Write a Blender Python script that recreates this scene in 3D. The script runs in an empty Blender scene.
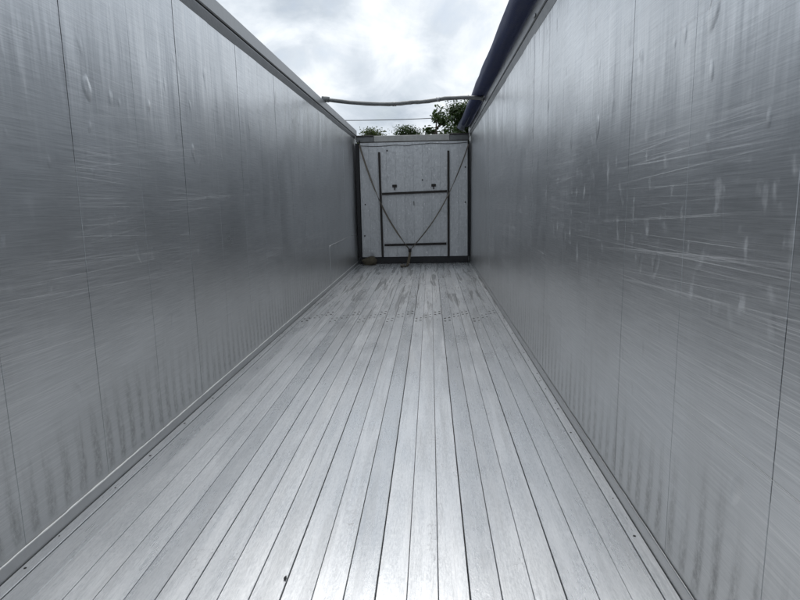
import bpy, bmesh, math, random
from mathutils import Vector, Matrix, noise
random.seed(7)
S = bpy.context.scene
COL = S.collection

# ---------------------------------------------------------------- camera, sky, sun, exposure
W, D, H = 2.48, 12.95, 2.78            # inner width, depth to the bulkhead, wall height (m); floor top is z = 0
GROUND = -1.25
PITCH, YAW, ROLL, FPX = 0.16805, 0.05412, -0.01946, 589.3
CAM = Vector((1.618, 0.0, 1.383))
fw = Vector((-math.sin(YAW) * math.cos(PITCH), math.cos(YAW) * math.cos(PITCH), -math.sin(PITCH)))
r0 = fw.cross(Vector((0, 0, 1))).normalized()
u0 = r0.cross(fw)
rr = r0 * math.cos(ROLL) + u0 * math.sin(ROLL)
uu = -r0 * math.sin(ROLL) + u0 * math.cos(ROLL)
cd = bpy.data.cameras.new('camera')
cam = bpy.data.objects.new('camera', cd)
COL.objects.link(cam)
cd.sensor_width = 36.0
cd.lens = FPX / 800.0 * 36.0
cd.clip_start = 0.05
cd.clip_end = 3000.0
cam.matrix_world = Matrix(((rr.x, uu.x, -fw.x, CAM.x), (rr.y, uu.y, -fw.y, CAM.y), (rr.z, uu.z, -fw.z, CAM.z), (0, 0, 0, 1)))
S.camera = cam

SUN_EL, SUN_AZ = math.radians(58), math.radians(-6)      # azimuth from +Y, clockwise
world = bpy.data.worlds.new('World')
S.world = world
world.use_nodes = True
wn, wl = world.node_tree.nodes, world.node_tree.links
wn.clear()

def N(nt, typ, **kw):
    n = nt.nodes.new(typ)
    for k, v in kw.items():
        if k.startswith('i_'):
            n.inputs[k[2:].replace('_', ' ')].default_value = v
        else:
            setattr(n, k, v)
    return n

wt = world.node_tree
out = N(wt, 'ShaderNodeOutputWorld')
bg = N(wt, 'ShaderNodeBackground')
bg.inputs['Strength'].default_value = 0.1
sky = N(wt, 'ShaderNodeTexSky', sky_type='NISHITA', sun_disc=False)
sky.sun_elevation = SUN_EL
sky.sun_rotation = SUN_AZ
sky.air_density = 1.2
sky.dust_density = 3.0
tc = N(wt, 'ShaderNodeTexCoord')
sep = N(wt, 'ShaderNodeSeparateXYZ')
wl.new(tc.outputs['Generated'], sep.inputs[0])
# cloud layer: direction projected on a flat cloud deck, the same all round
zz = N(wt, 'ShaderNodeMath', operation='MAXIMUM'); zz.inputs[1].default_value = 0.0
wl.new(sep.outputs['Z'], zz.inputs[0])
za = N(wt, 'ShaderNodeMath', operation='ADD'); za.inputs[1].default_value = 0.55
wl.new(zz.outputs[0], za.inputs[0])
dx = N(wt, 'ShaderNodeMath', operation='DIVIDE'); wl.new(sep.outputs['X'], dx.inputs[0]); wl.new(za.outputs[0], dx.inputs[1])
dy = N(wt, 'ShaderNodeMath', operation='DIVIDE'); wl.new(sep.outputs['Y'], dy.inputs[0]); wl.new(za.outputs[0], dy.inputs[1])
cxyz = N(wt, 'ShaderNodeCombineXYZ'); wl.new(dx.outputs[0], cxyz.inputs[0]); wl.new(dy.outputs[0], cxyz.inputs[1])
def wnoise(scale, detail, rough, off, dist=0.0):
    m = N(wt, 'ShaderNodeMapping'); m.inputs['Location'].default_value = off
    wl.new(cxyz.outputs[0], m.inputs[0])
    n = N(wt, 'ShaderNodeTexNoise'); n.inputs['Scale'].default_value = scale
    n.inputs['Detail'].default_value = detail; n.inputs['Roughness'].default_value = rough
    n.inputs['Distortion'].default_value = dist
    wl.new(m.outputs[0], n.inputs[0])
    return n
n1 = wnoise(2.6, 8, 0.55, (5.3, 2.1, 1.4), 0.7)
n2 = wnoise(6.0, 8, 0.58, (9.4, 4.2, 2.0), 0.5)
shade = N(wt, 'ShaderNodeValToRGB')                       # grey bellies to white tops
shade.color_ramp.elements[0].position = 0.40; shade.color_ramp.elements[0].color = (3.3, 3.8, 4.4, 1)
shade.color_ramp.elements[1].position = 0.66; shade.color_ramp.elements[1].color = (8.0, 8.25, 8.45, 1)
e = shade.color_ramp.elements.new(0.53); e.color = (5.4, 5.85, 6.35, 1)
mixn = N(wt, 'ShaderNodeMix', data_type='FLOAT'); mixn.inputs[0].default_value = 0.45
wl.new(n1.outputs[0], mixn.inputs[2]); wl.new(n2.outputs[0], mixn.inputs[3])
wl.new(mixn.outputs[0], shade.inputs[0])
cover = N(wt, 'ShaderNodeValToRGB')
cover.color_ramp.elements[0].position = 0.30; cover.color_ramp.elements[0].color = (0.62, 0.62, 0.62, 1)
cover.color_ramp.elements[1].position = 0.44; cover.color_ramp.elements[1].color = (1, 1, 1, 1)
wl.new(n2.outputs[0], cover.inputs[0])
mixc = N(wt, 'ShaderNodeMix', data_type='RGBA')
wl.new(cover.outputs[0], mixc.inputs[0]); wl.new(sky.outputs[0], mixc.inputs[6]); wl.new(shade.outputs[0], mixc.inputs[7])
wl.new(mixc.outputs[2], bg.inputs[0])
wl.new(bg.outputs[0], out.inputs[0])

sd = bpy.data.lights.new('sun', 'SUN')
sd.energy = 1.0
sd.angle = math.radians(40)
sd.color = (1.0, 0.97, 0.93)
sun = bpy.data.objects.new('sun', sd)
COL.objects.link(sun)
sdir = Vector((math.sin(SUN_AZ) * math.cos(SUN_EL), math.cos(SUN_AZ) * math.cos(SUN_EL), math.sin(SUN_EL)))
sun.rotation_euler = sdir.to_track_quat('Z', 'Y').to_euler()
sun.location = sdir * 60

S.view_settings.view_transform = 'Standard'
S.view_settings.look = 'None'
S.view_settings.exposure = 0.54
S.view_settings.gamma = 1.0
S.view_settings.use_curve_mapping = False
S.render.engine = 'CYCLES'
S.cycles.max_bounces = 6
S.cycles.glossy_bounces = 6
S.cycles.diffuse_bounces = 3
S.cycles.caustics_refractive = False
S.cycles.sample_clamp_indirect = 8

# ---------------------------------------------------------------- material helpers
class Mat:
    def __init__(s, name):
        s.m = bpy.data.materials.new(name); s.m.use_nodes = True
        s.t = s.m.node_tree
        s.b = s.t.nodes['Principled BSDF']
        s._pos = None
    def link(s, a, b): s.t.links.new(a, b)
    def pos(s):
        if s._pos is None: s._pos = N(s.t, 'ShaderNodeNewGeometry').outputs['Position']
        return s._pos
    def math(s, op, a, b=None, clamp=False):
        n = N(s.t, 'ShaderNodeMath', operation=op, use_clamp=clamp)
        for i, v in enumerate((a, b)):
            if v is None: continue
            if isinstance(v, (int, float)): n.inputs[i].default_value = v
            else: s.link(v, n.inputs[i])
        return n.outputs[0]
    def noise(s, scale, sc=(1, 1, 1), rot=(0, 0, 0), loc=(0, 0, 0), detail=3, rough=0.5, dist=0.0, src=None):
        m = N(s.t, 'ShaderNodeMapping')
        m.inputs['Scale'].default_value = sc; m.inputs['Rotation'].default_value = rot; m.inputs['Location'].default_value = loc
        src = src or s.pos()
        if any(rot):                                     # turn first, stretch after
            m.inputs['Rotation'].default_value = (0, 0, 0)
            m0 = N(s.t, 'ShaderNodeMapping'); m0.inputs['Rotation'].default_value = rot
            s.link(src, m0.inputs[0]); src = m0.outputs[0]
        s.link(src, m.inputs[0])
        n = N(s.t, 'ShaderNodeTexNoise')
        n.inputs['Scale'].default_value = scale; n.inputs['Detail'].default_value = detail
        n.inputs['Roughness'].default_value = rough; n.inputs['Distortion'].default_value = dist
        s.link(m.outputs[0], n.inputs[0])
        return n.outputs[0]
    def step(s, v, lo, hi):
        n = N(s.t, 'ShaderNodeMapRange', interpolation_type='SMOOTHSTEP')
        n.inputs['From Min'].default_value = lo; n.inputs['From Max'].default_value = hi
        if lo > hi:
            n.inputs['From Min'].default_value = hi; n.inputs['From Max'].default_value = lo
            n.inputs['To Min'].default_value = 1; n.inputs['To Max'].default_value = 0
        s.link(v, n.inputs['Value'])
        return n.outputs[0]
    def ramp(s, v, *stops):
        n = N(s.t, 'ShaderNodeValToRGB')
        el = n.color_ramp.elements
        el[0].position, el[0].color = stops[0][0], (*stops[0][1], 1)
        el[1].position, el[1].color = stops[-1][0], (*stops[-1][1], 1)
        for p, c in stops[1:-1]:
            q = el.new(p); q.color = (*c, 1)
        s.link(v, n.inputs[0])
        return n.outputs[0]
    def mix(s, f, a, b, mode='MIX'):
        n = N(s.t, 'ShaderNodeMix', data_type='RGBA', blend_type=mode)
        for i, v in ((0, f), (6, a), (7, b)):
            if isinstance(v, (int, float)): n.inputs[i].default_value = v
            elif isinstance(v, tuple): n.inputs[i].default_value = (*v, 1)
            else: s.link(v, n.inputs[i])
        return n.outputs[2]
    def bump(s, h, strength, dist):
        n = N(s.t, 'ShaderNodeBump'); n.inputs['Strength'].default_value = strength; n.inputs['Distance'].default_value = dist
        s.link(h, n.inputs['Height']); s.link(n.outputs[0], s.b.inputs['Normal'])
        return n
    def tangent(s, v):
        c = N(s.t, 'ShaderNodeCombineXYZ')
        for i in range(3): c.inputs[i].default_value = v[i]
        s.link(c.outputs[0], s.b.inputs['Tangent'])
    def set(s, **kw):
        for k, v in kw.items():
            sock = s.b.inputs[k.replace('_', ' ')]
            if isinstance(v, (int, float)): sock.default_value = v
            elif isinstance(v, tuple): sock.default_value = (*v, 1) if len(v) == 3 else v
            else: s.link(v, sock)
        return s

def simple(name, col, rough=0.5, metal=0.0, var=0.25, nscale=6.0, bump=0.0):
    m = Mat(name)
    n = m.noise(nscale, detail=6, rough=0.6)
    c = m.mix(n, tuple(x * (1 - var) for x in col), tuple(min(1, x * (1 + var)) for x in col))
    m.set(Base_Color=c, Roughness=m.math('ADD', m.math('MULTIPLY', n, 0.2), rough - 0.1), Metallic=metal)
    if bump: m.bump(m.noise(nscale * 8, detail=5), 0.6, bump)
    return m.m

def wall_material(name, smear, seed):
    """Brushed, scratched aluminium sheet: u = y (along the trailer), v = z."""
    m = Mat(name)
    s = N(m.t, 'ShaderNodeSeparateXYZ'); m.link(m.pos(), s.inputs[0])
    y, z = s.outputs[1], s.outputs[2]
    brush = m.noise(1.0, (0, 3.2, 190), rot=(math.radians(0.8), 0, 0), loc=(0, seed, 0), detail=4, rough=0.78)
    cloud = m.noise(1.0, (0, 1.1, 1.5), loc=(0, seed, 9), detail=3)
    vert = m.noise(1.0, (0, 22, 0.8), loc=(0, seed, 4), detail=3, rough=0.6)
    rnd = N(m.t, 'ShaderNodeObjectInfo').outputs['Random']
    # scratches drawn by the load sliding out: thin, long, at small angles
    lines = None
    for ang, th, k in ((0.4, 0.68, 1), (-1.5, 0.69, 2), (3.0, 0.70, 4), (-6.0, 0.745, 3)):
        n = m.noise(1.0, (0, 0.16, 210), rot=(math.radians(ang), 0, 0), loc=(0, seed + k * 3.3, k), detail=0)
        l = m.step(n, th, th + 0.10)
        lines = l if lines is None else m.math('MAXIMUM', lines, l)
    lines = m.math('MULTIPLY', lines, m.step(cloud, 0.34, 0.60))
    # upright rub marks
    sm = m.noise(1.0, (0, 16.0, 9.0), loc=(0, seed + 2, 1), detail=2.5, rough=0.5)
    band = m.math('MULTIPLY', m.step(z, 0.8, 1.2), m.step(z, 2.5, 2.0))
    smear_m = m.math('MULTIPLY', m.math('MULTIPLY', m.step(sm, 0.56, 0.90), band), smear)
    # dark rubbed marks above the skirting, one per stud behind the sheet
    wob = m.math('MULTIPLY', m.math('SUBTRACT', cloud, 0.5), 6.0)
    ph = m.math('ADD', m.math('ADD', m.math('MULTIPLY', y, 2 * math.pi / 0.112), m.math('MULTIPLY', z, 3.0)), wob)
    st = m.step(m.math('SINE', ph), -0.7, 0.9)
    hgt = m.math('ADD', z, m.math('MULTIPLY', m.math('ADD', m.math('SUBTRACT', vert, 0.5), m.math('SUBTRACT', cloud, 0.5)), 0.55))
    low = m.math('MULTIPLY', m.step(hgt, 0.52, 0.06), m.step(z, 0.05, 0.12))
    grit = m.step(m.noise(1.0, (0, 34, 24), loc=(0, seed, 0), detail=5, rough=0.8), 0.30, 0.66)
    dirt = m.math('MULTIPLY', m.math('MULTIPLY', st, low), grit)
    # colour
    base = m.mix(m.step(brush, 0.3, 0.7), (0.53, 0.545, 0.56), (0.76, 0.772, 0.785))
    base = m.mix(m.math('MULTIPLY', m.step(cloud, 0.35, 0.7), 0.25), base, (0.56, 0.575, 0.59))
    base = m.mix(m.math('MULTIPLY', rnd, 0.16), base, (0.56, 0.565, 0.57))
    base = m.mix(m.math('MULTIPLY', m.step(vert, 0.5, 0.72), m.math('ADD', m.math('MULTIPLY', m.step(z, 1.3, 2.0), 0.22), 0.05)), base, (0.85, 0.86, 0.87))
    base = m.mix(m.math('MULTIPLY', lines, 0.38 if smear < 1 else 0.48), base, (0.95, 0.95, 0.95))
    base = m.mix(m.math('MULTIPLY', smear_m, 0.55), base, (0.84, 0.85, 0.86))
    base = m.mix(m.math('MULTIPLY', dirt, 0.95), base, (0.15, 0.15, 0.147))
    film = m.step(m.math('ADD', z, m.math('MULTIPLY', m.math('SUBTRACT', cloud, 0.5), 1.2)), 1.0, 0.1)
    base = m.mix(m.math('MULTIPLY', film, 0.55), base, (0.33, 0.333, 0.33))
    rough = m.math('ADD', m.math('MULTIPLY', cloud, 0.14), m.math('MULTIPLY', brush, 0.05))
    rough = m.math('ADD', rough, 0.215)
    marks = m.math('ADD', m.math('ADD', dirt, lines), smear_m)
    rough = m.math('ADD', rough, m.math('MULTIPLY', marks, 0.15))
    m.set(Base_Color=base, Roughness=rough, Metallic=m.math('SUBTRACT', 1.0, m.math('MULTIPLY', m.math('ADD', m.math('ADD', dirt, m.math('MULTIPLY', film, 0.5)), m.math('MULTIPLY', smear_m, 1.1)), 0.55, True), True), Anisotropic=0.5)
    m.tangent((0, 0, 1))
    # relief: sheet waves, upright ripples from the studs, small dents
    h = m.math('MULTIPLY', m.noise(1.0, (0, 1.7, 1.0), loc=(0, seed, 5), detail=1), 6.0)
    h = m.math('ADD', h, m.math('MULTIPLY', m.noise(1.0, (0, 9, 1.3), loc=(0, seed, 6), detail=3), m.math('ADD', m.math('MULTIPLY', m.step(z, 1.3, 2.0), 1.3), 0.35)))
    dt = m.noise(1.0, (0, 9, 5), loc=(0, seed, 2), detail=1)
    h = m.math('ADD', h, m.math('MULTIPLY', m.step(dt, 0.66, 0.80), 0.7))
    h = m.math('ADD', h, m.math('MULTIPLY', m.noise(1.0, (0, 34, 9), detail=1), 0.08))
    m.bump(h, 1.0, 0.004)
    return m.m

def floor_material():
    m = Mat('floor_aluminium')
    rnd = N(m.t, 'ShaderNodeObjectInfo').outputs['Random']
    brush = m.noise(1.0, (150, 26, 0), detail=4, rough=0.8)
    streak = m.noise(1.0, (22, 1.0, 0), loc=(4, 0, 0), detail=5, rough=0.7, dist=0.4)
    streak2 = m.noise(1.0, (42, 2.2, 0), loc=(1, 7, 0), detail=5, rough=0.72, dist=0.6)
    blot = m.noise(1.0, (5, 1.6, 0), loc=(2, 3, 0), detail=4, rough=0.65)
    speck = m.noise(1.0, (85, 45, 0), detail=4, rough=0.75)
    patch = m.step(m.noise(1.0, (8.5, 3.6, 0), loc=(0.7, 5, 0), detail=2), 0.58, 0.72)
    scuff = m.math('MULTIPLY', m.step(speck, 0.50, 0.62), patch)
    pits = m.step(speck, 0.70, 0.76)
    s = N(m.t, 'ShaderNodeSeparateXYZ'); m.link(m.pos(), s.inputs[0])
    far = m.step(s.outputs[1], 4.0, 9.0)                 # grime trodden in towards the bulkhead
    base = m.mix(m.step(brush, 0.32, 0.68), (0.62, 0.632, 0.645), (0.84, 0.846, 0.853))
    base = m.mix(m.math('MULTIPLY', m.step(streak, 0.46, 0.60), 0.45), base, (0.90, 0.902, 0.905))
    base = m.mix(m.math('MULTIPLY', m.step(streak2, 0.55, 0.62), 0.40), base, (0.54, 0.55, 0.56))
    base = m.mix(m.math('MULTIPLY', m.math('SUBTRACT', 0.6, rnd), 0.6, True), base, (0.52, 0.537, 0.555))
    grime = m.math('MULTIPLY', m.step(m.noise(1.0, (11, 0.55, 0), loc=(8, 1, 0), detail=4, rough=0.68, dist=0.6), 0.49, 0.60), m.math('ADD', m.math('MULTIPLY', far, 0.80), 0.14))
    base = m.mix(grime, base, (0.17, 0.175, 0.18))
    base = m.mix(m.math('MULTIPLY', scuff, 0.6), base, (0.34, 0.34, 0.35))
    base = m.mix(m.math('MULTIPLY', pits, 0.4), base, (0.3, 0.3, 0.3))
    rough = m.math('ADD', m.math('MULTIPLY', blot, 0.26), m.math('MULTIPLY', streak2, 0.20))
    rough = m.math('ADD', rough, m.math('ADD', m.math('MULTIPLY', rnd, 0.06), 0.05))
    rough = m.math('ADD', rough, m.math('MULTIPLY', m.math('ADD', grime, scuff), 0.15))
    m.set(Base_Color=base, Roughness=rough, Metallic=m.math('SUBTRACT', 0.66, m.math('MULTIPLY', m.math('ADD', grime, scuff), 0.5, True), True), Anisotropic=0.55)
    m.tangent((1, 0, 0))
    h = m.math('ADD', m.math('MULTIPLY', m.noise(1.0, (110, 40, 0), detail=3, rough=0.7), 0.16), m.math('MULTIPLY', m.noise(1.0, (8, 1.0, 0), detail=2), 0.45))
    m.bump(h, 1.0, 0.0025)
    return m.m

def board_material():
    m = Mat('bulkhead_board')
    rnd = N(m.t, 'ShaderNodeObjectInfo').outputs['Random']
    mott = m.noise(1.0, (26, 0, 15), detail=5, rough=0.7)
    fine = m.noise(1.0, (55, 0, 1.5), detail=4, rough=0.65)
    big = m.noise(1.0, (2.5, 0, 1.6), detail=3)
    chip = m.step(m.noise(1.0, (24, 0, 15), loc=(2, 0, 1), detail=3, rough=0.6), 0.60, 0.68)
    base = m.mix(m.step(mott, 0.25, 0.75), (0.37, 0.382, 0.395), (0.55, 0.56, 0.57))
    base = m.mix(m.math('MULTIPLY', m.step(fine, 0.45, 0.7), 0.45), base, (0.33, 0.34, 0.36))
    base = m.mix(m.math('MULTIPLY', m.step(big, 0.4, 0.65), 0.3), base, (0.58, 0.59, 0.60))
    base = m.mix(m.math('MULTIPLY', rnd, 0.25), base, (0.62, 0.63, 0.64))
    base = m.mix(m.math('MULTIPLY', chip, 0.55), base, (0.80, 0.80, 0.80))
    m.set(Base_Color=base, Roughness=0.45, Metallic=0.55)
    m.bump(m.noise(1.0, (9, 0, 7), detail=3), 0.9, 0.012)
    return m.m

def leaf_material(name, a, b):
    m = Mat(name)
    rnd = m.noise(3.0, detail=3)
    m.set(Base_Color=m.mix(rnd, a, b), Roughness=0.5)
    tr = N(m.t, 'ShaderNodeBsdfTranslucent'); tr.inputs[0].default_value = (b[0] * 1.2, b[1] * 1.3, b[2], 1)
    ms = N(m.t, 'ShaderNodeMixShader'); ms.inputs[0].default_value = 0.3
    m.link(m.b.outputs[0], ms.inputs[1]); m.link(tr.outputs[0], ms.inputs[2])
    m.link(ms.outputs[0], m.t.nodes['Material Output'].inputs[0])
    return m.m

M = dict(
    wall_l=wall_material('wall_aluminium_a', 0.25, 3.0),
    wall_r=wall_material('wall_aluminium_b', 1.0, 11.0),
    floor=floor_material(),
    board=board_material(),
    rail=simple('rail_aluminium', (0.34, 0.345, 0.35), 0.42, 0.75, 0.3, 7, 0.002),
    cap=simple('rail_shade_aluminium', (0.17, 0.175, 0.18), 0.42, 1.0, 0.15, 9, 0.002),  # dark tone carries the shade below the rails
    skirt=simple('skirting_aluminium', (0.46, 0.465, 0.47), 0.42, 0.9, 0.15, 9, 0.001),
    weld=simple('weld_metal', (0.86, 0.86, 0.85), 0.4, 0.45, 0.15, 30, 0.002),
    filler=simple('seam_weld', (0.42, 0.425, 0.43), 0.4, 0.9, 0.15, 9),
    dark=simple('black_gap', (0.012, 0.012, 0.013), 0.8, 0.0, 0.3),
    rubber=simple('black_rubber', (0.018, 0.018, 0.020), 0.65, 0.0, 0.4, 12, 0.002),
    rust=simple('dark_rusty_steel', (0.026, 0.022, 0.020), 0.7, 0.2, 0.5, 20, 0.003),
    beam=simple('dirty_steel', (0.06, 0.055, 0.052), 0.7, 0.2, 0.5, 9, 0.004),
    header=simple('grey_painted_beam', (0.36, 0.36, 0.345), 0.6, 0.2, 0.35, 10, 0.003),
    galv=simple('galvanised_tube', (0.16, 0.165, 0.165), 0.45, 0.7, 0.35, 10, 0.003),
    screw=simple('dark_screw', (0.035, 0.034, 0.034), 0.6, 0.3, 0.3),
    tarp=simple('navy_tarpaulin', (0.006, 0.015, 0.070), 0.65, 0.0, 0.35, 5, 0.006),
    tarp_edge=simple('skylit_tarpaulin_lining', (0.30, 0.33, 0.40), 0.5, 0.0, 0.2, 6, 0.004),  # pale tone carries the skylight on the lining
    web=simple('dark_webbing', (0.13, 0.115, 0.095), 0.85, 0.0, 0.4, 40, 0.002),
    web_tail=simple('khaki_webbing', (0.085, 0.07, 0.048), 0.85, 0.0, 0.4, 40, 0.002),
    sack=simple('olive_sacking', (0.085, 0.072, 0.048), 0.9, 0.0, 0.4, 14, 0.01),
    asphalt=simple('asphalt', (0.05, 0.05, 0.052), 0.85, 0.0, 0.3, 3, 0.01),
    bark=simple('bark', (0.07, 0.055, 0.042), 0.9, 0.0, 0.4, 9, 0.01),
    leaf_a=leaf_material('leaf_dark', (0.022, 0.045, 0.014), (0.055, 0.090, 0.026)),
    leaf_b=leaf_material('leaf_olive', (0.040, 0.062, 0.018), (0.095, 0.120, 0.040)),
    wire=simple('cable_black', (0.03, 0.03, 0.032), 0.6),
    wood=simple('pole_wood', (0.12, 0.10, 0.08), 0.85, 0.0, 0.3, 8),
    tyre=simple('tyre_rubber', (0.02, 0.02, 0.02), 0.8, 0.0, 0.3, 14, 0.003),
    chassis=simple('chassis_paint', (0.03, 0.032, 0.036), 0.5, 0.1, 0.3, 6),
)

# ---------------------------------------------------------------- mesh helpers
def link(o, parent=None):
    COL.objects.link(o)
    if parent is not None: o.parent = parent
    return o

def tag(o, label=None, cat=None, group=None, kind=None):
    if label: o['label'] = label
    if cat: o['category'] = cat
    if group: o['group'] = group
    if kind: o['kind'] = kind
    return o

def empty(name, loc=(0, 0, 0)):
    o = bpy.data.objects.new(name, None); o.location = loc; o.empty_display_size = 0.2
    return link(o)

def add_box(bm, a, b, ch=0.0):
    """Axis-aligned box from a to b with chamfered edges."""
    a, b = Vector(a), Vector(b)
    mt = Matrix.Translation((a + b) / 2) @ Matrix.Diagonal((*(b - a), 1))
    g = bmesh.ops.create_cube(bm, size=1.0, matrix=mt)
    if ch:
        es = list({e for v in g['verts'] for e in v.link_edges})
        bmesh.ops.bevel(bm, geom=es, offset=ch, segments=1, affect='EDGES', profile=0.5)

def add_bar(bm, p, q, w, t, up=Vector((0, 0, 1))):
    """Straight rectangular bar from p to q."""
    p, q = Vector(p), Vector(q)
    d = (q - p).normalized(); s = d.cross(up).normalized(); n = s.cross(d)
    vs = []
    for c in (p, q):
        for i, j in ((-1, -1), (1, -1), (1, 1), (-1, 1)):
            vs.append(bm.verts.new(c + s * (w / 2 * i) + n * (t / 2 * j)))
    for f in ((3, 2, 1, 0), (4, 5, 6, 7), (0, 1, 5, 4), (1, 2, 6, 5), (2, 3, 7, 6), (3, 0, 4, 7)):
        bm.faces.new([vs[i] for i in f])

def add_tube(bm, pts, rad, n=10, flat=1.0, cap=True):
    """Tube along points; rad a number or a list; flat squashes it upright."""
    pts = [Vector(p) for p in pts]
    rings = []
    prev = None
    for i, p in enumerate(pts):
        d = (pts[min(i + 1, len(pts) - 1)] - pts[max(i - 1, 0)]).normalized()
        ref = prev if prev is not None else (Vector((0, 0, 1)) if abs(d.z) < 0.9 else Vector((0, 1, 0)))
        n2 = (ref - d * ref.dot(d)).normalized(); s = d.cross(n2); prev = n2
        r = rad[i] if isinstance(rad, (list, tuple)) else rad
        rings.append([bm.verts.new(p + s * (r * math.cos(2 * math.pi * k / n)) + n2 * (r * flat * math.sin(2 * math.pi * k / n))) for k in range(n)])
    for a, b in zip(rings, rings[1:]):
        for k in range(n):
            bm.faces.new((a[k], a[(k + 1) % n], b[(k + 1) % n], b[k]))
    if cap:
        bm.faces.new(rings[0][::-1]); bm.faces.new(rings[-1])

def add_ribbon(bm, pts, width, thick, side):
    """A flat strap along points; side gives the width direction at each point (a vector or a list)."""
    pts = [Vector(p) for p in pts]
    rings = []
    for i, p in enumerate(pts):
        d = (pts[min(i + 1, len(pts) - 1)] - pts[max(i - 1, 0)]).normalized()
        s = Vector(side[i] if isinstance(side, list) else side)
        s = (s - d * s.dot(d)).normalized(); n = d.cross(s)
        rings.append([bm.verts.new(p + s * (width / 2 * a) + n * (thick / 2 * b)) for a, b in ((-1, -1), (1, -1), (1, 1), (-1, 1))])
    for a, b in zip(rings, rings[1:]):
        for k in range(4):
            bm.faces.new((a[k], a[(k + 1) % 4], b[(k + 1) % 4], b[k]))
    bm.faces.new(rings[0][::-1]); bm.faces.new(rings[-1])

def build(name, bm, mat, parent=None, smooth=False, loc=None):
    bmesh.ops.recalc_face_normals(bm, faces=bm.faces[:])
    me = bpy.data.meshes.new(name); bm.to_mesh(me); bm.free()
    me.materials.append(mat)
    if smooth:
        for p in me.polygons: p.use_smooth = True
    o = bpy.data.objects.new(name, me)
    if loc: o.location = loc
    return link(o, parent)

def part(name, mat, parent, fn, smooth=False, loc=None):
    bm = bmesh.new(); fn(bm)
    return build(name, bm, mat, parent, smooth, loc)

# ---------------------------------------------------------------- ground
g = part('ground', M['asphalt'], None, lambda bm: bm.faces.new([bm.verts.new(v) for v in ((-900, -900, GROUND), (900, -900, GROUND), (900, 900, GROUND), (-900, 900, GROUND))]))
tag(g, 'dark grey asphalt yard under and around the trailer', 'ground', kind='structure')

# ---------------------------------------------------------------- the trailer
Y0, Y1 = -0.25, 13.32                 # rear opening, front end
TR = empty('semi_trailer', (W / 2, 6.5, GROUND))
tag(TR, 'open-topped aluminium trailer body with long scratched side walls and slatted floor', 'trailer')
TRI = Matrix.Translation((-W / 2, -6.5, -GROUND))
def tp(o):                            # parts are modelled in scene coordinates, then hung on the trailer
    o.matrix_parent_inverse = TRI
    return o

# floor: a dark bed, two edge strips and 21 planks
bed = tp(part('floor', M['dark'], TR, lambda bm: add_box(bm, (-0.02, Y0 + 0.02, -0.16), (W + 0.02, Y1, -0.032))))
P0, PW, NP = 0.064, 0.112, 21
plank_mesh = {}
def plank(w):
    if w not in plank_mesh:
        bm = bmesh.new(); add_box(bm, (0, Y0, -0.0316), (w, Y1 - 0.02, 0), 0.0016)
        bmesh.ops.recalc_face_normals(bm, faces=bm.faces[:])
        me = bpy.data.meshes.new('floor_plank'); bm.to_mesh(me); bm.free(); me.materials.append(M['floor'])
        plank_mesh[w] = me
    return plank_mesh[w]
rng = random.Random(21)
for k in range(NP):
    wide_l, wide_r = k % 3 == 0, k % 3 == 2
    gl, gr = (0.0024 if wide_l else 0.0011), (0.0024 if wide_r else 0.0011)
    o = bpy.data.objects.new('floor_plank', plank(round(PW - gl - gr, 5)))
    o.location = (P0 + k * PW + gl, 0, rng.uniform(-0.0024, 0.0))
    o.rotation_euler = (0, math.radians(rng.uniform(-0.7, 0.7)), 0)
    link(o, bed)
for x0, x1 in ((0.0105, P0 - 0.0025), (W - P0 + 0.0025, W - 0.0095)):
    part('edge_strip', M['floor'], bed, lambda bm: add_box(bm, (x0, Y0, -0.0315), (x1, Y1 - 0.02, 0.0005), 0.002))

def disc(bm, x, y, z, r, n=8, h=0.0012):
    vs = [bm.verts.new((x + r * math.cos(2 * math.pi * i / n), y + r * math.sin(2 * math.pi * i / n), z + h)) for i in range(n)]
    lo = [bm.verts.new((v.co.x * 1.0, v.co.y, z - 0.006)) for v in vs]
    bm.faces.new(vs)
    for i in range(n): bm.faces.new((vs[i], lo[i], lo[(i + 1) % n], vs[(i + 1) % n]))
# countersunk screws that hold the planks to the drive below, two pairs to a plank, staggered in threes
def screws(bm):
    for k in range(NP):
        yc = 6.95 + (-0.17, 0.03, 0.22)[k % 3] + rng.uniform(-0.04, 0.04)
        cx = P0 + (k + 0.5) * PW
        for sx in (-1, 1):
            for sy in (-1, 1):
                disc(bm, cx + sx * 0.026, yc + sy * 0.075 + sx * 0.02, 0.0, 0.013)
    for x in (0.034, W - 0.033):
        y = 0.5 + rng.random() * 0.2
        while y < 12.6:
            disc(bm, x + rng.uniform(-0.012, 0.012), y, 0.0005, rng.uniform(0.003, 0.0075))
            y += rng.uniform(0.10, 0.5)
tag(part('screw_heads', M['screw'], bed, screws), kind='stuff')

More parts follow.
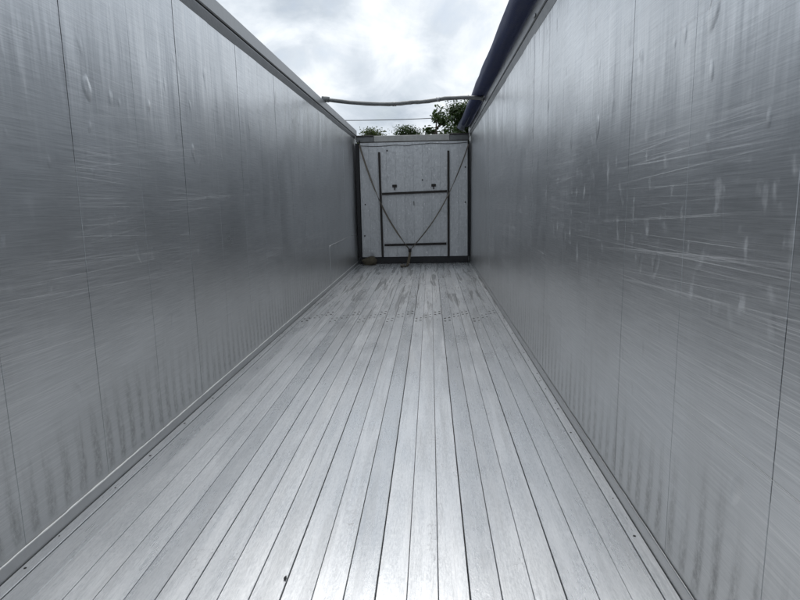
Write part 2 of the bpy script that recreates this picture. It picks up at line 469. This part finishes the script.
# side walls: an outer skin with separate sheets on its inside
PITCHW, PHASE = 0.6135, 2.0663
ZB, ZT = 0.02, 2.762
seams = [PHASE + PITCHW * k for k in range(-3, 18)]
seams = [Y0] + [s for s in seams if Y0 + 0.1 < s < Y1 - 0.1] + [Y1]
def side_wall(sgn):
    xi = 0.0 if sgn < 0 else W        # inner face
    mat = M['wall_l'] if sgn < 0 else M['wall_r']
    X = lambda d: xi + sgn * d        # d metres out from the inner face
    def bx(bm, d0, d1, y0, y1, z0, z1, ch=0.0):
        a, b = sorted((X(d0), X(d1)))
        add_box(bm, (a, y0, z0), (b, y1, z1), ch)
    wall = tp(part('side_wall', M['dark'], TR, lambda bm: bx(bm, 0.026, 0.055, Y0, Y1, -0.16, 2.90)))
    r = random.Random(5 + sgn)
    cache = {}
    for i in range(len(seams) - 1):
        a, b = seams[i], seams[i + 1]
        ga = 0.0019 if i else 0.0
        L = round(b - a - 2 * 0.0019, 4)
        if L not in cache:
            bm = bmesh.new(); add_box(bm, (-0.011, -L / 2, ZB), (0.011, L / 2, ZT), 0.0012)
            bmesh.ops.recalc_face_normals(bm, faces=bm.faces[:])
            me = bpy.data.meshes.new('wall_panel'); bm.to_mesh(me); bm.free(); me.materials.append(mat); cache[L] = me
        o = bpy.data.objects.new('wall_panel', cache[L])
        o.location = (X(0.0115 + r.uniform(0, 0.0012)), (a + b) / 2, 0)
        o.rotation_euler = (0, math.radians(r.uniform(-0.04, 0.04)), math.radians(r.uniform(-0.16, 0.16)))
        link(o, wall)
    # seams are partly welded shut
    for i, s in enumerate(seams[1:-1]):
        if True:
            spans = [(0.03, r.uniform(0.35, 0.6))]
            c = r.uniform(0.9, 1.1); spans.append((c, c + r.uniform(0.25, 0.65)))
            if r.random() < 0.5:
                c = r.uniform(1.75, 2.1); spans.append((c, c + r.uniform(0.2, 0.5)))
            for z0, z1 in spans:
                part('seam_weld', M['filler'], wall, lambda bm: bx(bm, 0.0032, 0.012, s - 0.0023, s + 0.0023, z0, z1))
    # skirting with its weld bead
    part('skirting', M['skirt'], wall, lambda bm: bx(bm, -0.0065, -0.0005 - 0.0002, Y0, D + 0.1, -0.012, 0.055, 0.002))
    def bead(bm):
        pts = []; rad = []
        y = Y0
        while y < D + 0.05:
            pts.append((X(-0.0035), y, 0.0565 + r.uniform(-0.0012, 0.0012))); rad.append(r.uniform(0.0032, 0.0052) * (1.0 if sgn < 0 else 0.6)); y += 0.045
        add_tube(bm, pts, rad, 6)
    part('weld_or_scratch_bead', M['weld'] if sgn < 0 else M['skirt'], wall, bead, True)
    # left: lining plate let in low; right: only a long scratch, drawn as a bead
    py0, py1, pz = (9.36, 12.84, 0.68) if sgn < 0 else (Y0 + 0.05, 2.055, 0.66)
    if sgn < 0: part('repair_plate', mat, wall, lambda bm: bx(bm, -0.0016, 0.004, py0, py1, 0.061, pz, 0.0008))
    def plate_weld_or_scratch(bm):
        n = 40
        add_tube(bm, [(X(-0.0016 if sgn < 0 else 0.0008), py0 + (py1 - py0) * i / n, pz + r.uniform(-0.001, 0.001)) for i in range(n + 1)], 0.0012 if sgn > 0 else 0.006, 6)
    def plate_weld2(bm):
        add_tube(bm, [(X(-0.0016), py0 + r.uniform(-0.001, 0.001), 0.07 + (pz - 0.07) * i / 12) for i in range(13)], 0.005, 6)
    part('weld_or_scratch_bead', M['skirt'], wall, plate_weld_or_scratch, True)  # weld of the left plate; on the right wall a scratch
    if sgn < 0: part('weld_or_scratch_bead', M['skirt'], wall, plate_weld2, True)
    # top rail: box section above a dark groove, rolled inner lip
    def rail(bm):
        bx(bm, -0.016, 0.075, Y0, Y1, 2.784, 2.905, 0.008)
    rl = tp(part('top_rail', M['rail'], TR, rail))
    def cap(bm):                          # shade under the top rail, painted as a dark strip leaning in
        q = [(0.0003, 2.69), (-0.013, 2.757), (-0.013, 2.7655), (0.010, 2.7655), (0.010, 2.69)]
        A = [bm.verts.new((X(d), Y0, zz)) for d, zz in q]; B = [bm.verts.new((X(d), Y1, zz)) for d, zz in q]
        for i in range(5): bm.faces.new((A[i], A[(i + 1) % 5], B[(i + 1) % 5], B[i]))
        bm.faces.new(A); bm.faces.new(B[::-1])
    part('rail_shade_strip', M['cap'], wall, cap)  # dark strip standing for the shade under the rail
    part('groove', M['dark'], rl, lambda bm: bx(bm, 0.012, 0.0255, Y0, Y1, 2.7625, 2.7898))
    if sgn > 0:
        part('rail_clip', M['rail'], rl, lambda bm: bx(bm, -0.030, -0.0165, 5.0, 5.06, 2.786, 2.815, 0.006))
    return wall
side_wall(-1)
side_wall(1)

# front end behind the bulkhead
fe = tp(part('front_wall', M['board'], TR, lambda bm: add_box(bm, (-0.055, Y1 + 0.001, -0.16), (W + 0.055, Y1 + 0.05, 2.60))))
# running gear that carries the body
ch = tp(part('chassis', M['chassis'], TR, lambda bm: add_box(bm, (0.83, 0.4, -0.40), (1.65, 12.6, -0.30), 0.01)))
for x in (0.75, 1.73):
    part('chassis_beam', M['chassis'], ch, lambda bm: add_box(bm, (x - 0.07, 0.3, -0.56), (x + 0.07, 12.9, -0.162), 0.01))
for y in (1.9, 3.2, 4.5):
    part('axle', M['chassis'], ch, lambda bm: add_tube(bm, [(0.12, y, GROUND + 0.5), (2.36, y, GROUND + 0.5)], 0.06, 10))
    for x in (0.75, 1.73): part('axle_bracket', M['chassis'], ch, lambda bm: add_box(bm, (x - 0.05, y - 0.12, GROUND + 0.45), (x + 0.05, y + 0.12, -0.561)))
    for x in (0.08, 2.40):
        def tyre(bm, x=x, y=y):
            prof = [(-0.19, 0.28), (-0.19, 0.44), (-0.15, 0.49), (0.15, 0.49), (0.19, 0.44), (0.19, 0.28), (0.12, 0.26), (-0.12, 0.26)]
            n = 28; R = []
            for i in range(n):
                a = 2 * math.pi * i / n
                R.append([bm.verts.new((x + p, y + q * math.cos(a), GROUND + 0.49 + q * math.sin(a))) for p, q in prof])
            for i in range(n):
                for j in range(8):
                    bm.faces.new((R[i][j], R[i][(j + 1) % 8], R[(i + 1) % n][(j + 1) % 8], R[(i + 1) % n][j]))
        wh = tp(part('wheel', M['tyre'], TR, tyre, True))
        part('rim', M['rail'], wh, lambda bm: [add_tube(bm, [(x - 0.10, y, GROUND + 0.49), (x + 0.10, y, GROUND + 0.49)], [0.262, 0.262], 24), add_tube(bm, [(x - 0.17, y, GROUND + 0.49), (x + 0.17, y, GROUND + 0.49)], [0.10, 0.10], 14)])
for x in (0.6, 1.88):
    def leg(bm, x=x):
        add_box(bm, (x - 0.06, 10.2, GROUND + 0.05), (x + 0.06, 10.32, -0.161), 0.008)
        add_box(bm, (x - 0.15, 10.1, GROUND), (x + 0.15, 10.42, GROUND + 0.05), 0.008)
    tp(part('landing_leg', M['chassis'], TR, leg))

# ---------------------------------------------------------------- sliding bulkhead
BK = empty('sliding_bulkhead', (W / 2, D + 0.04, 0.0))
tag(BK, 'dented pale grey bulkhead with dark steel uprights closing the far end', 'bulkhead')
BKI = Matrix.Translation((-W / 2, -D - 0.04, 0))
def bp(o): o.matrix_parent_inverse = BKI; return o
bx0, bx1 = 0.105, 2.418
bp(part('frame', M['beam'], BK, lambda bm: [add_box(bm, (bx0, D + 0.055, 0.10), (bx1, D + 0.10, 2.58)), ]))
NB = 12
bw = (bx1 - bx0) / NB
rb = random.Random(4)
bme = {}
for i in range(NB):
    bm = bmesh.new(); add_box(bm, (0.0004, 0, 0.150), (bw - 0.0004, 0.05, 2.600), 0.0015)
    o = build('board', bm, M['board'], BK, loc=(bx0 + i * bw, D + 0.002 + rb.uniform(0, 0.002), 0))
    o.rotation_euler = (0, 0, math.radians(rb.uniform(-0.25, 0.25)))
    bp(o)
bp(part('bottom_beam', M['rubber'], BK, lambda bm: add_box(bm, (0.05, D + 0.012, 0.0022), (W - 0.05, D + 0.11, 0.148), 0.006)))
bp(part('header_beam', M['header'], BK, lambda bm: add_box(bm, (0.42, D + 0.008, 2.616), (2.035, D + 0.13, 2.745), 0.008)))
bp(part('header_lip', M['beam'], BK, lambda bm: add_box(bm, (bx0, D + 0.003, 2.602), (bx1, D + 0.05, 2.615))))
for x0, x1 in ((0.04, 0.418), (2.037, W - 0.04)):
    bp(part('corner_plate', M['galv'], BK, lambda bm: add_box(bm, (x0, D + 0.01, 2.6162), (x1, D + 0.13, 2.73), 0.006)))
    bp(part('corner_cap', M['beam'], BK, lambda bm: add_box(bm, (x0, D - 0.02, 2.731), (x1, D + 0.16, 2.757), 0.004)))
for x0, x1 in ((0.012, bx0 - 0.010), (bx1 + 0.006, W - 0.012)):
    bp(part('rubber_seal', M['rubber'], BK, lambda bm: add_box(bm, (x0, D + 0.02, 0.149), (x1, D + 0.06, 2.60), 0.008)))
for x in (bx0 + 0.015, bx1 - 0.015):
    bp(part('edge_angle', M['board'], BK, lambda bm: add_box(bm, (x - 0.012, D - 0.012, 0.16), (x + 0.012, D - 0.001, 2.595), 0.002)))
for xa, xb in ((0.530, 0.556), (2.010, 2.002)):
    bp(part('upright', M['rust'], BK, lambda bm: add_bar(bm, (xa, D - 0.022, 2.40), (xb, D - 0.022, 0.152), 0.045, 0.042, Vector((0, 1, 0)))))
for za, zb, xa, xb in ((1.520, 1.552, 0.575, 1.975), (0.412, 0.424, 0.600, 1.955)):
    bp(part('cross_rail', M['rust'], BK, lambda bm: add_bar(bm, (xa, D - 0.022, za), (xb, D - 0.022, zb), 0.040, 0.048, Vector((0, 0, 1)))))
for x in (0.848, 1.690):
    h = bp(part('latch', M['rust'], BK, lambda bm: add_box(bm, (x - 0.05, D - 0.026, 1.655), (x + 0.05, D - 0.001, 1.712), 0.006)))
    part('latch_pin', M['rust'], h, lambda bm: add_tube(bm, [(x, D - 0.014, 1.60), (x, D - 0.014, 1.654)], 0.011, 8))
bp(part('bracket', M['rust'], BK, lambda bm: add_box(bm, (1.255, D - 0.016, 1.26), (1.268, D - 0.001, 1.35), 0.002)))
for x, z in ((0.2, 1.3), (0.17, 0.62), (2.37, 1.31), (2.37, 2.05), (0.7, 2.43), (1.45, 1.80)):
    bp(part('bolt', M['rust'], BK, lambda bm: add_tube(bm, [(x, D - 0.008, z), (x, D + 0.01, z)], 0.016, 8)))
# sagging cord along the top of the boards
bp(part('top_cord', M['rubber'], BK, lambda bm: add_tube(bm, [(bx0 + (bx1 - bx0) * t / 24, D - 0.010, 2.565 - 0.02 * abs(math.sin(t / 24 * math.pi * 3)) - (0.02 if t < 12 else 0)) for t in range(25)], 0.006, 6)))

# ---------------------------------------------------------------- straps, sack
ST = empty('lashing_strap', (1.10, 12.45, 0.0))
tag(ST, 'dark webbing strap hung in a V across the bulkhead, tail on the floor', 'strap')
STI = Matrix.Translation((-1.10, -12.45, 0))
knot = Vector((1.165, D - 0.25, 0.31))
def leg_pts(top, n=20, sag=0.30):
    top = Vector(top)
    return [top.lerp(knot, t / n) + Vector((0, -0.05 * math.sin(math.pi * t / n), -sag * math.sin(math.pi * (t / n) ** 0.85))) for t in range(n + 1)]
for top, w in (((0.115, D - 0.05, 2.56), 0.036), ((2.435, D - 0.05, 2.52), 0.024)):
    pts = leg_pts(top)
    def rib(bm):
        sides = [Vector((math.cos(0.25 * i), 0.9 * math.sin(0.25 * i) * 0.4, 0.45)) for i in range(len(pts))]
        add_ribbon(bm, pts, w, 0.005, sides)
    o = part('webbing', M['web'], ST, rib); o.matrix_parent_inverse = STI
    o = part('hook', M['rust'], ST, lambda bm: add_tube(bm, [Vector(top) + Vector((0.0, 0.03 * math.sin(a), 0.05 + 0.035 * math.cos(a))) for a in [i * 0.5 for i in range(-2, 9)]], 0.011, 8), True); o.matrix_parent_inverse = STI
tl = [knot + Vector((0, 0, 0.02)), knot + Vector((0.0, -0.02, -0.06)), (1.15, 12.62, 0.15), (1.13, 12.56, 0.05), (1.115, 12.48, 0.012), (1.09, 12.36, 0.008), (1.075, 12.26, 0.008), (1.04, 12.20, 0.012), (1.01, 12.24, 0.03), (1.05, 12.28, 0.042)]
o = part('strap_tail', M['web_tail'], ST, lambda bm: add_ribbon(bm, tl, 0.055, 0.012, [Vector((1, 0.15 * math.sin(i), 0.2)) for i in range(len(tl))])); o.matrix_parent_inverse = STI
def buck(bm):
    add_box(bm, (1.13, D - 0.275, 0.27), (1.20, D - 0.225, 0.35), 0.012)
    add_box(bm, (1.142, D - 0.29, 0.30), (1.188, D - 0.276, 0.325), 0.004)
o = part('buckle', M['rust'], ST, buck); o.matrix_parent_inverse = STI
def wad(bm):
    bmesh.ops.create_icosphere(bm, subdivisions=3, radius=0.05)
    for v in bm.verts:
        k = 1 + 0.6 * noise.noise(v.co * 30)
        v.co = Vector((v.co.x * 1.0 * k + 1.03, v.co.y * 1.5 * k + 12.24, max(0.0035, v.co.z * 0.7 * k + 0.028)))
o = part('tail_loop', M['web'], ST, wad, True); o.matrix_parent_inverse = STI

def sack(bm):
    bmesh.ops.create_icosphere(bm, subdivisions=4, radius=1.0)
    for v in bm.verts:
        d = v.co.copy()
        k = 1 + 0.35 * noise.noise(d * 1.3 + Vector((3, 1, 0))) + 0.22 * abs(noise.noise(d * 3.1)) + 0.08 * noise.noise(d * 8)
        z = d.z * 0.115 * k + 0.075 + 0.02 * d.x
        v.co = Vector((d.x * 0.15 * k, d.y * 0.12 * k, max(0.0, z * 0.85)))
o = part('crumpled_sack', M['sack'], None, sack, True, loc=(0.285, D - 0.17, 0.0025))
tag(o, 'small crumpled brown sack on the floor in the far left corner', 'sack')

def crumb(bm):
    bmesh.ops.create_icosphere(bm, subdivisions=2, radius=1.0)
    for v in bm.verts:
        k = 1 + 0.5 * noise.noise(v.co * 1.7)
        v.co = Vector((v.co.x * 0.0055 * k, v.co.y * 0.011 * k, max(-0.003, v.co.z * 0.006 * k)))
tag(part('debris_crumb', M['screw'], None, crumb, False, loc=(1.064, 1.965, 0.003)), 'tiny black crumb beside a wide floor gap nearest the camera', 'debris')

# ---------------------------------------------------------------- roof bow
BW = empty('roof_bow', (W / 2, 9.42, 2.905))
tag(BW, 'bent grey metal roof bow spanning between the two wall tops', 'roof bow')
BWI = Matrix.Translation((-W / 2, -9.42, -2.905))
ctrl = [(-0.03, 2.905), (0.06, 2.893), (0.389, 2.848), (0.777, 2.812), (1.0, 2.802), (1.164, 2.806), (1.29, 2.817), (1.37, 2.824), (1.46, 2.824), (1.60, 2.833), (1.857, 2.866), (2.1, 2.868), (2.239, 2.866), (2.36, 2.858), (2.447, 2.848)]
def bow(bm):
    pts = []
    for (xa, za), (xb, zb) in zip(ctrl, ctrl[1:]):
        for i in range(3):
            t = i / 3; pts.append((xa + (xb - xa) * t, 9.42 + 0.012 * math.sin(xa * 5), za + (zb - za) * t + 0.035))
    pts.append((ctrl[-1][0], 9.42, ctrl[-1][1] + 0.035))
    n = len(pts)
    add_tube(bm, pts, [0.035 * (1 + 0.05 * math.sin(i * 1.7)) for i in range(n)], 12, 0.85)
o = part('tube', M['galv'], BW, bow, True); o.matrix_parent_inverse = BWI
for x, d in ((0.0, 1), (W, -1)):
    o = part('end_socket', M['galv'], BW, lambda bm: add_tube(bm, [(x - d * 0.04 if d > 0 else x - 0.032, 9.42, 2.943 if d > 0 else 2.884), (x + d * 0.03 if d > 0 else x - 0.05, 9.42, 2.937 if d > 0 else 2.885), (x + d * 0.075, 9.42, 2.93 if d > 0 else 2.888)], [0.043, 0.045, 0.041], 14), True); o.matrix_parent_inverse = BWI
for x in (1.08, 1.75):
    zc = next(za + (zb - za) * (x - xa) / (xb - xa) for (xa, za), (xb, zb) in zip(ctrl, ctrl[1:]) if xa <= x <= xb) + 0.035
    o = part('sleeve', M['rail'], BW, lambda bm: add_tube(bm, [(x - 0.03, 9.42, zc - 0.0), (x + 0.03, 9.42, zc)], 0.040, 12, 0.85), True); o.matrix_parent_inverse = BWI

# ---------------------------------------------------------------- tarpaulin rolled up along the right-hand rail
TP = empty('rolled_tarpaulin', (2.42, 6.5, 2.906))
tag(TP, 'navy blue tarpaulin rolled up along the top of the right wall', 'tarpaulin')
TPI = Matrix.Translation((-2.42, -6.5, -2.906))
rt = random.Random(9)
def section(y):
    """Closed outline of the roll at y: a loose roll whose inner side hangs over the rail."""
    w = 1 + 0.02 * math.sin(y * 0.9) + 0.012 * math.sin(y * 4.1 + 1)
    fl = min(1.0, max(0.0, (y - 9.7) / 1.2))              # slack beyond the roof bow
    lift = 0.018 * math.exp(-((y - 9.42) / 0.5) ** 2)     # it rides over the bow
    n = 30; pts = []
    cx, cz = 2.415 - 0.015 * fl, 3.016 + lift
    for k in range(n):
        a = 2 * math.pi * k / n
        x = cx + 0.112 * w * math.cos(a); z = cz + 0.104 * math.sin(a)
        if math.sin(a) < -0.1 and x < 2.42:                # belly drooping inside the rail
            z -= (0.02 + 0.05 * fl) * min(1, (2.42 - x) / 0.08)
            x -= 0.035 * fl
        fold = 0.007 * noise.noise(Vector((a * 1.6, y * 0.9, 0.0))) + 0.011 * abs(noise.noise(Vector((a * 3.5 + y * 0.5, y * 0.6, 5.0))))
        x += math.cos(a) * fold; z += math.sin(a) * fold
        if x > 2.43: z = max(z, 2.9075)
        pts.append((x, y, z))
    return pts
def roll(bm):
    R = []
    y = Y0 + 0.02
    while y < 13.25:
        R.append([bm.verts.new(p) for p in section(y)]); y += 0.07
    for a, b in zip(R, R[1:]):
        for k in range(30): bm.faces.new((a[k], a[(k + 1) % 30], b[(k + 1) % 30], b[k]))
    bm.faces.new(R[0][::-1]); bm.faces.new(R[-1])
o = part('roll', M['tarp'], TP, roll, True); o.matrix_parent_inverse = TPI
# loose lined flap at the front end, skylight painted into its pale colour
def flap(bm):
    R = []
    for i in range(25):
        y = 11.0 + 2.25 * i / 24
        t = i / 24
        row = []
        for j in range(9):
            s = j / 8
            x = 2.36 - (0.09 + 0.075 * t) * s
            z = 2.925 - 0.05 * t + 0.06 * s * s + 0.010 * noise.noise(Vector((y * 2.5, s * 3, 2)))
            row.append(bm.verts.new((x, y, z - 0.03)))
        R.append(row)
    for a, b in zip(R, R[1:]):
        for j in range(8): bm.faces.new((a[j], a[j + 1], b[j + 1], b[j]))
    bmesh.ops.solidify(bm, geom=bm.faces[:], thickness=0.006)
o = part('flap', M['tarp_edge'], TP, flap, True); o.matrix_parent_inverse = TPI
# ---------------------------------------------------------------- trees, cable and its poles beyond the trailer
def tree(name, label, base, height, rad, crown_z, n_leaf, leaf, mat, seed, sparse=False, spread=1.0):
    r = random.Random(seed)
    t = empty(name, (base[0], base[1], GROUND))
    tag(t, label, 'tree', 'trees beyond the bulkhead')
    inv = Matrix.Translation((-base[0], -base[1], -GROUND))
    B = Vector((base[0], base[1], GROUND))
    tips = []
    bm = bmesh.new()
    top = B + Vector((r.uniform(-.3, .3), r.uniform(-.3, .3), height * 0.93))
    trunk = [B.lerp(top, i / 9) + Vector((r.uniform(-1, 1), r.uniform(-1, 1), 0)) * 0.05 * (i > 0) for i in range(10)]
    tr0 = 0.02 * height + 0.02
    add_tube(bm, trunk, [tr0 * (1 - 0.9 * i / 9) + 0.008 for i in range(10)], 8)
    tk = build('trunk', bm, M['bark'], t, True); tk.matrix_parent_inverse = inv
    bm = bmesh.new()
    nb = 16 if sparse else 26
    for k in range(nb):
        f = crown_z + (1 - crown_z) * (k + 0.5) / nb
        p = B.lerp(top, f)
        a = r.uniform(0, 2 * math.pi)
        prof = math.sin(math.pi * min(1, 0.18 + 0.82 * (1 - (f - crown_z) / (1 - crown_z)) ** 0.8)) if not sparse else 0.35 + 0.65 * (1 - f)
        L = rad * (0.45 + 0.65 * prof) * r.uniform(0.7, 1.15)
        q = p + Vector((math.cos(a) * L, math.sin(a) * L, L * r.uniform(0.25, 0.75)))
        mid = p.lerp(q, 0.5) + Vector((0, 0, -0.06 * L))
        add_tube(bm, [p, mid, q], [tr0 * 0.35, tr0 * 0.22, 0.008], 5)
        tips += [(mid.lerp(q, s), L) for s in (0.15, 0.4, 0.6, 0.8, 1.0)]
        for _ in range(3 if sparse else 4):
            s = p.lerp(q, r.uniform(0.35, 0.95))
            e = s + Vector((r.uniform(-1, 1), r.uniform(-1, 1), r.uniform(-0.2, 0.9))) * L * 0.42
            add_tube(bm, [s, s.lerp(e, 0.5) + Vector((0, 0, 0.03)), e], [tr0 * 0.16, tr0 * 0.1, 0.005], 4)
            tips += [(s.lerp(e, 0.6), L), (e, L)]
    tips += [(top, rad * 0.4)] * 3
    lb = build('limbs', bm, M['bark'], t, True); lb.matrix_parent_inverse = inv
    vs, fs = [], []
    for _ in range(n_leaf):
        c, L = r.choice(tips)
        sp = (0.10 if sparse else 0.20) * spread * (0.5 + L)
        g = lambda: max(-1.6, min(1.6, r.gauss(0, 1))) * sp
        p = c + Vector((g(), g(), g() * 0.8))
        d = Vector((r.gauss(0, 1), r.gauss(0, 1), r.gauss(-0.2, 0.6))).normalized()
        n = Vector((r.gauss(0, .7), r.gauss(0, .7), 1)).normalized()
        s = d.cross(n).normalized()
        l = leaf * r.uniform(0.6, 1.25); w = l * 0.32
        i = len(vs)
        vs += [p, p + d * l * 0.5 + s * w + n * 0.1 * l, p + d * l, p + d * l * 0.5 - s * w + n * 0.1 * l]
        fs.append((i, i + 1, i + 2, i + 3))
    me = bpy.data.meshes.new('crown'); me.from_pydata([tuple(v) for v in vs], [], fs); me.materials.append(mat)
    o = bpy.data.objects.new('crown', me); link(o, t); o.matrix_parent_inverse = inv
    return t
tree('broadleaf_tree', 'big dark leafy tree over the right end of the bulkhead, beside the tarpaulin', (3.75, 31.0), 7.25, 1.5, 0.3, 70000, 0.10, M['leaf_a'], 3, spread=0.7)
tree('young_tree', 'thin young tree with sparse layered leaves left of the big dark tree', (1.95, 27.0), 6.6, 1.0, 0.35, 2600, 0.16, M['leaf_a'], 12, True)
tree('broadleaf_tree', 'small rounded green treetop just above the far left bulkhead corner', (-1.15, 27.5), 5.95, 0.85, 0.3, 20000, 0.09, M['leaf_b'], 5, spread=0.7)
tree('broadleaf_tree', 'low rounded treetop showing above the middle right of the bulkhead', (0.85, 30.0), 6.15, 1.0, 0.3, 22000, 0.10, M['leaf_a'], 6, spread=0.7)
tree('young_tree', 'tiny sprig of a treetop above the middle left of the bulkhead', (-0.05, 29.0), 5.98, 0.6, 0.35, 900, 0.14, M['leaf_b'], 8, True)

WY = 36.0
pz = 7.35
def pole(x, z):
    p = part('utility_pole', M['wood'], None, lambda bm: add_tube(bm, [(0, 0, 0), (0, 0, z)], [0.14, 0.09], 12), True, loc=(x, WY, GROUND))
    return p
pl = [(-14.0, 8.0), (17.0, 8.6)]
for (x, z), side in zip(pl, ('left', 'right')):
    p = pole(x, z)
    tag(p, 'wooden pole at the %s end of the overhead cable' % side, 'pole', 'poles carrying the overhead cable')
    part('insulator', M['galv'], p, lambda bm: add_tube(bm, [(0, 0, z), (0, 0, z + 0.12)], [0.05, 0.035], 10))
a = Vector((pl[0][0], WY, GROUND + pl[0][1] + 0.13)); b = Vector((pl[1][0], WY, GROUND + pl[1][1] + 0.13))
o = part('overhead_cable', M['wire'], None, lambda bm: add_tube(bm, [a.lerp(b, i / 40) - Vector((0, 0, 1.1 * (1 - (2 * i / 40 - 1) ** 2))) for i in range(41)], 0.022, 6))
tag(o, 'thin dark overhead cable crossing the sky above the bulkhead', 'cable')
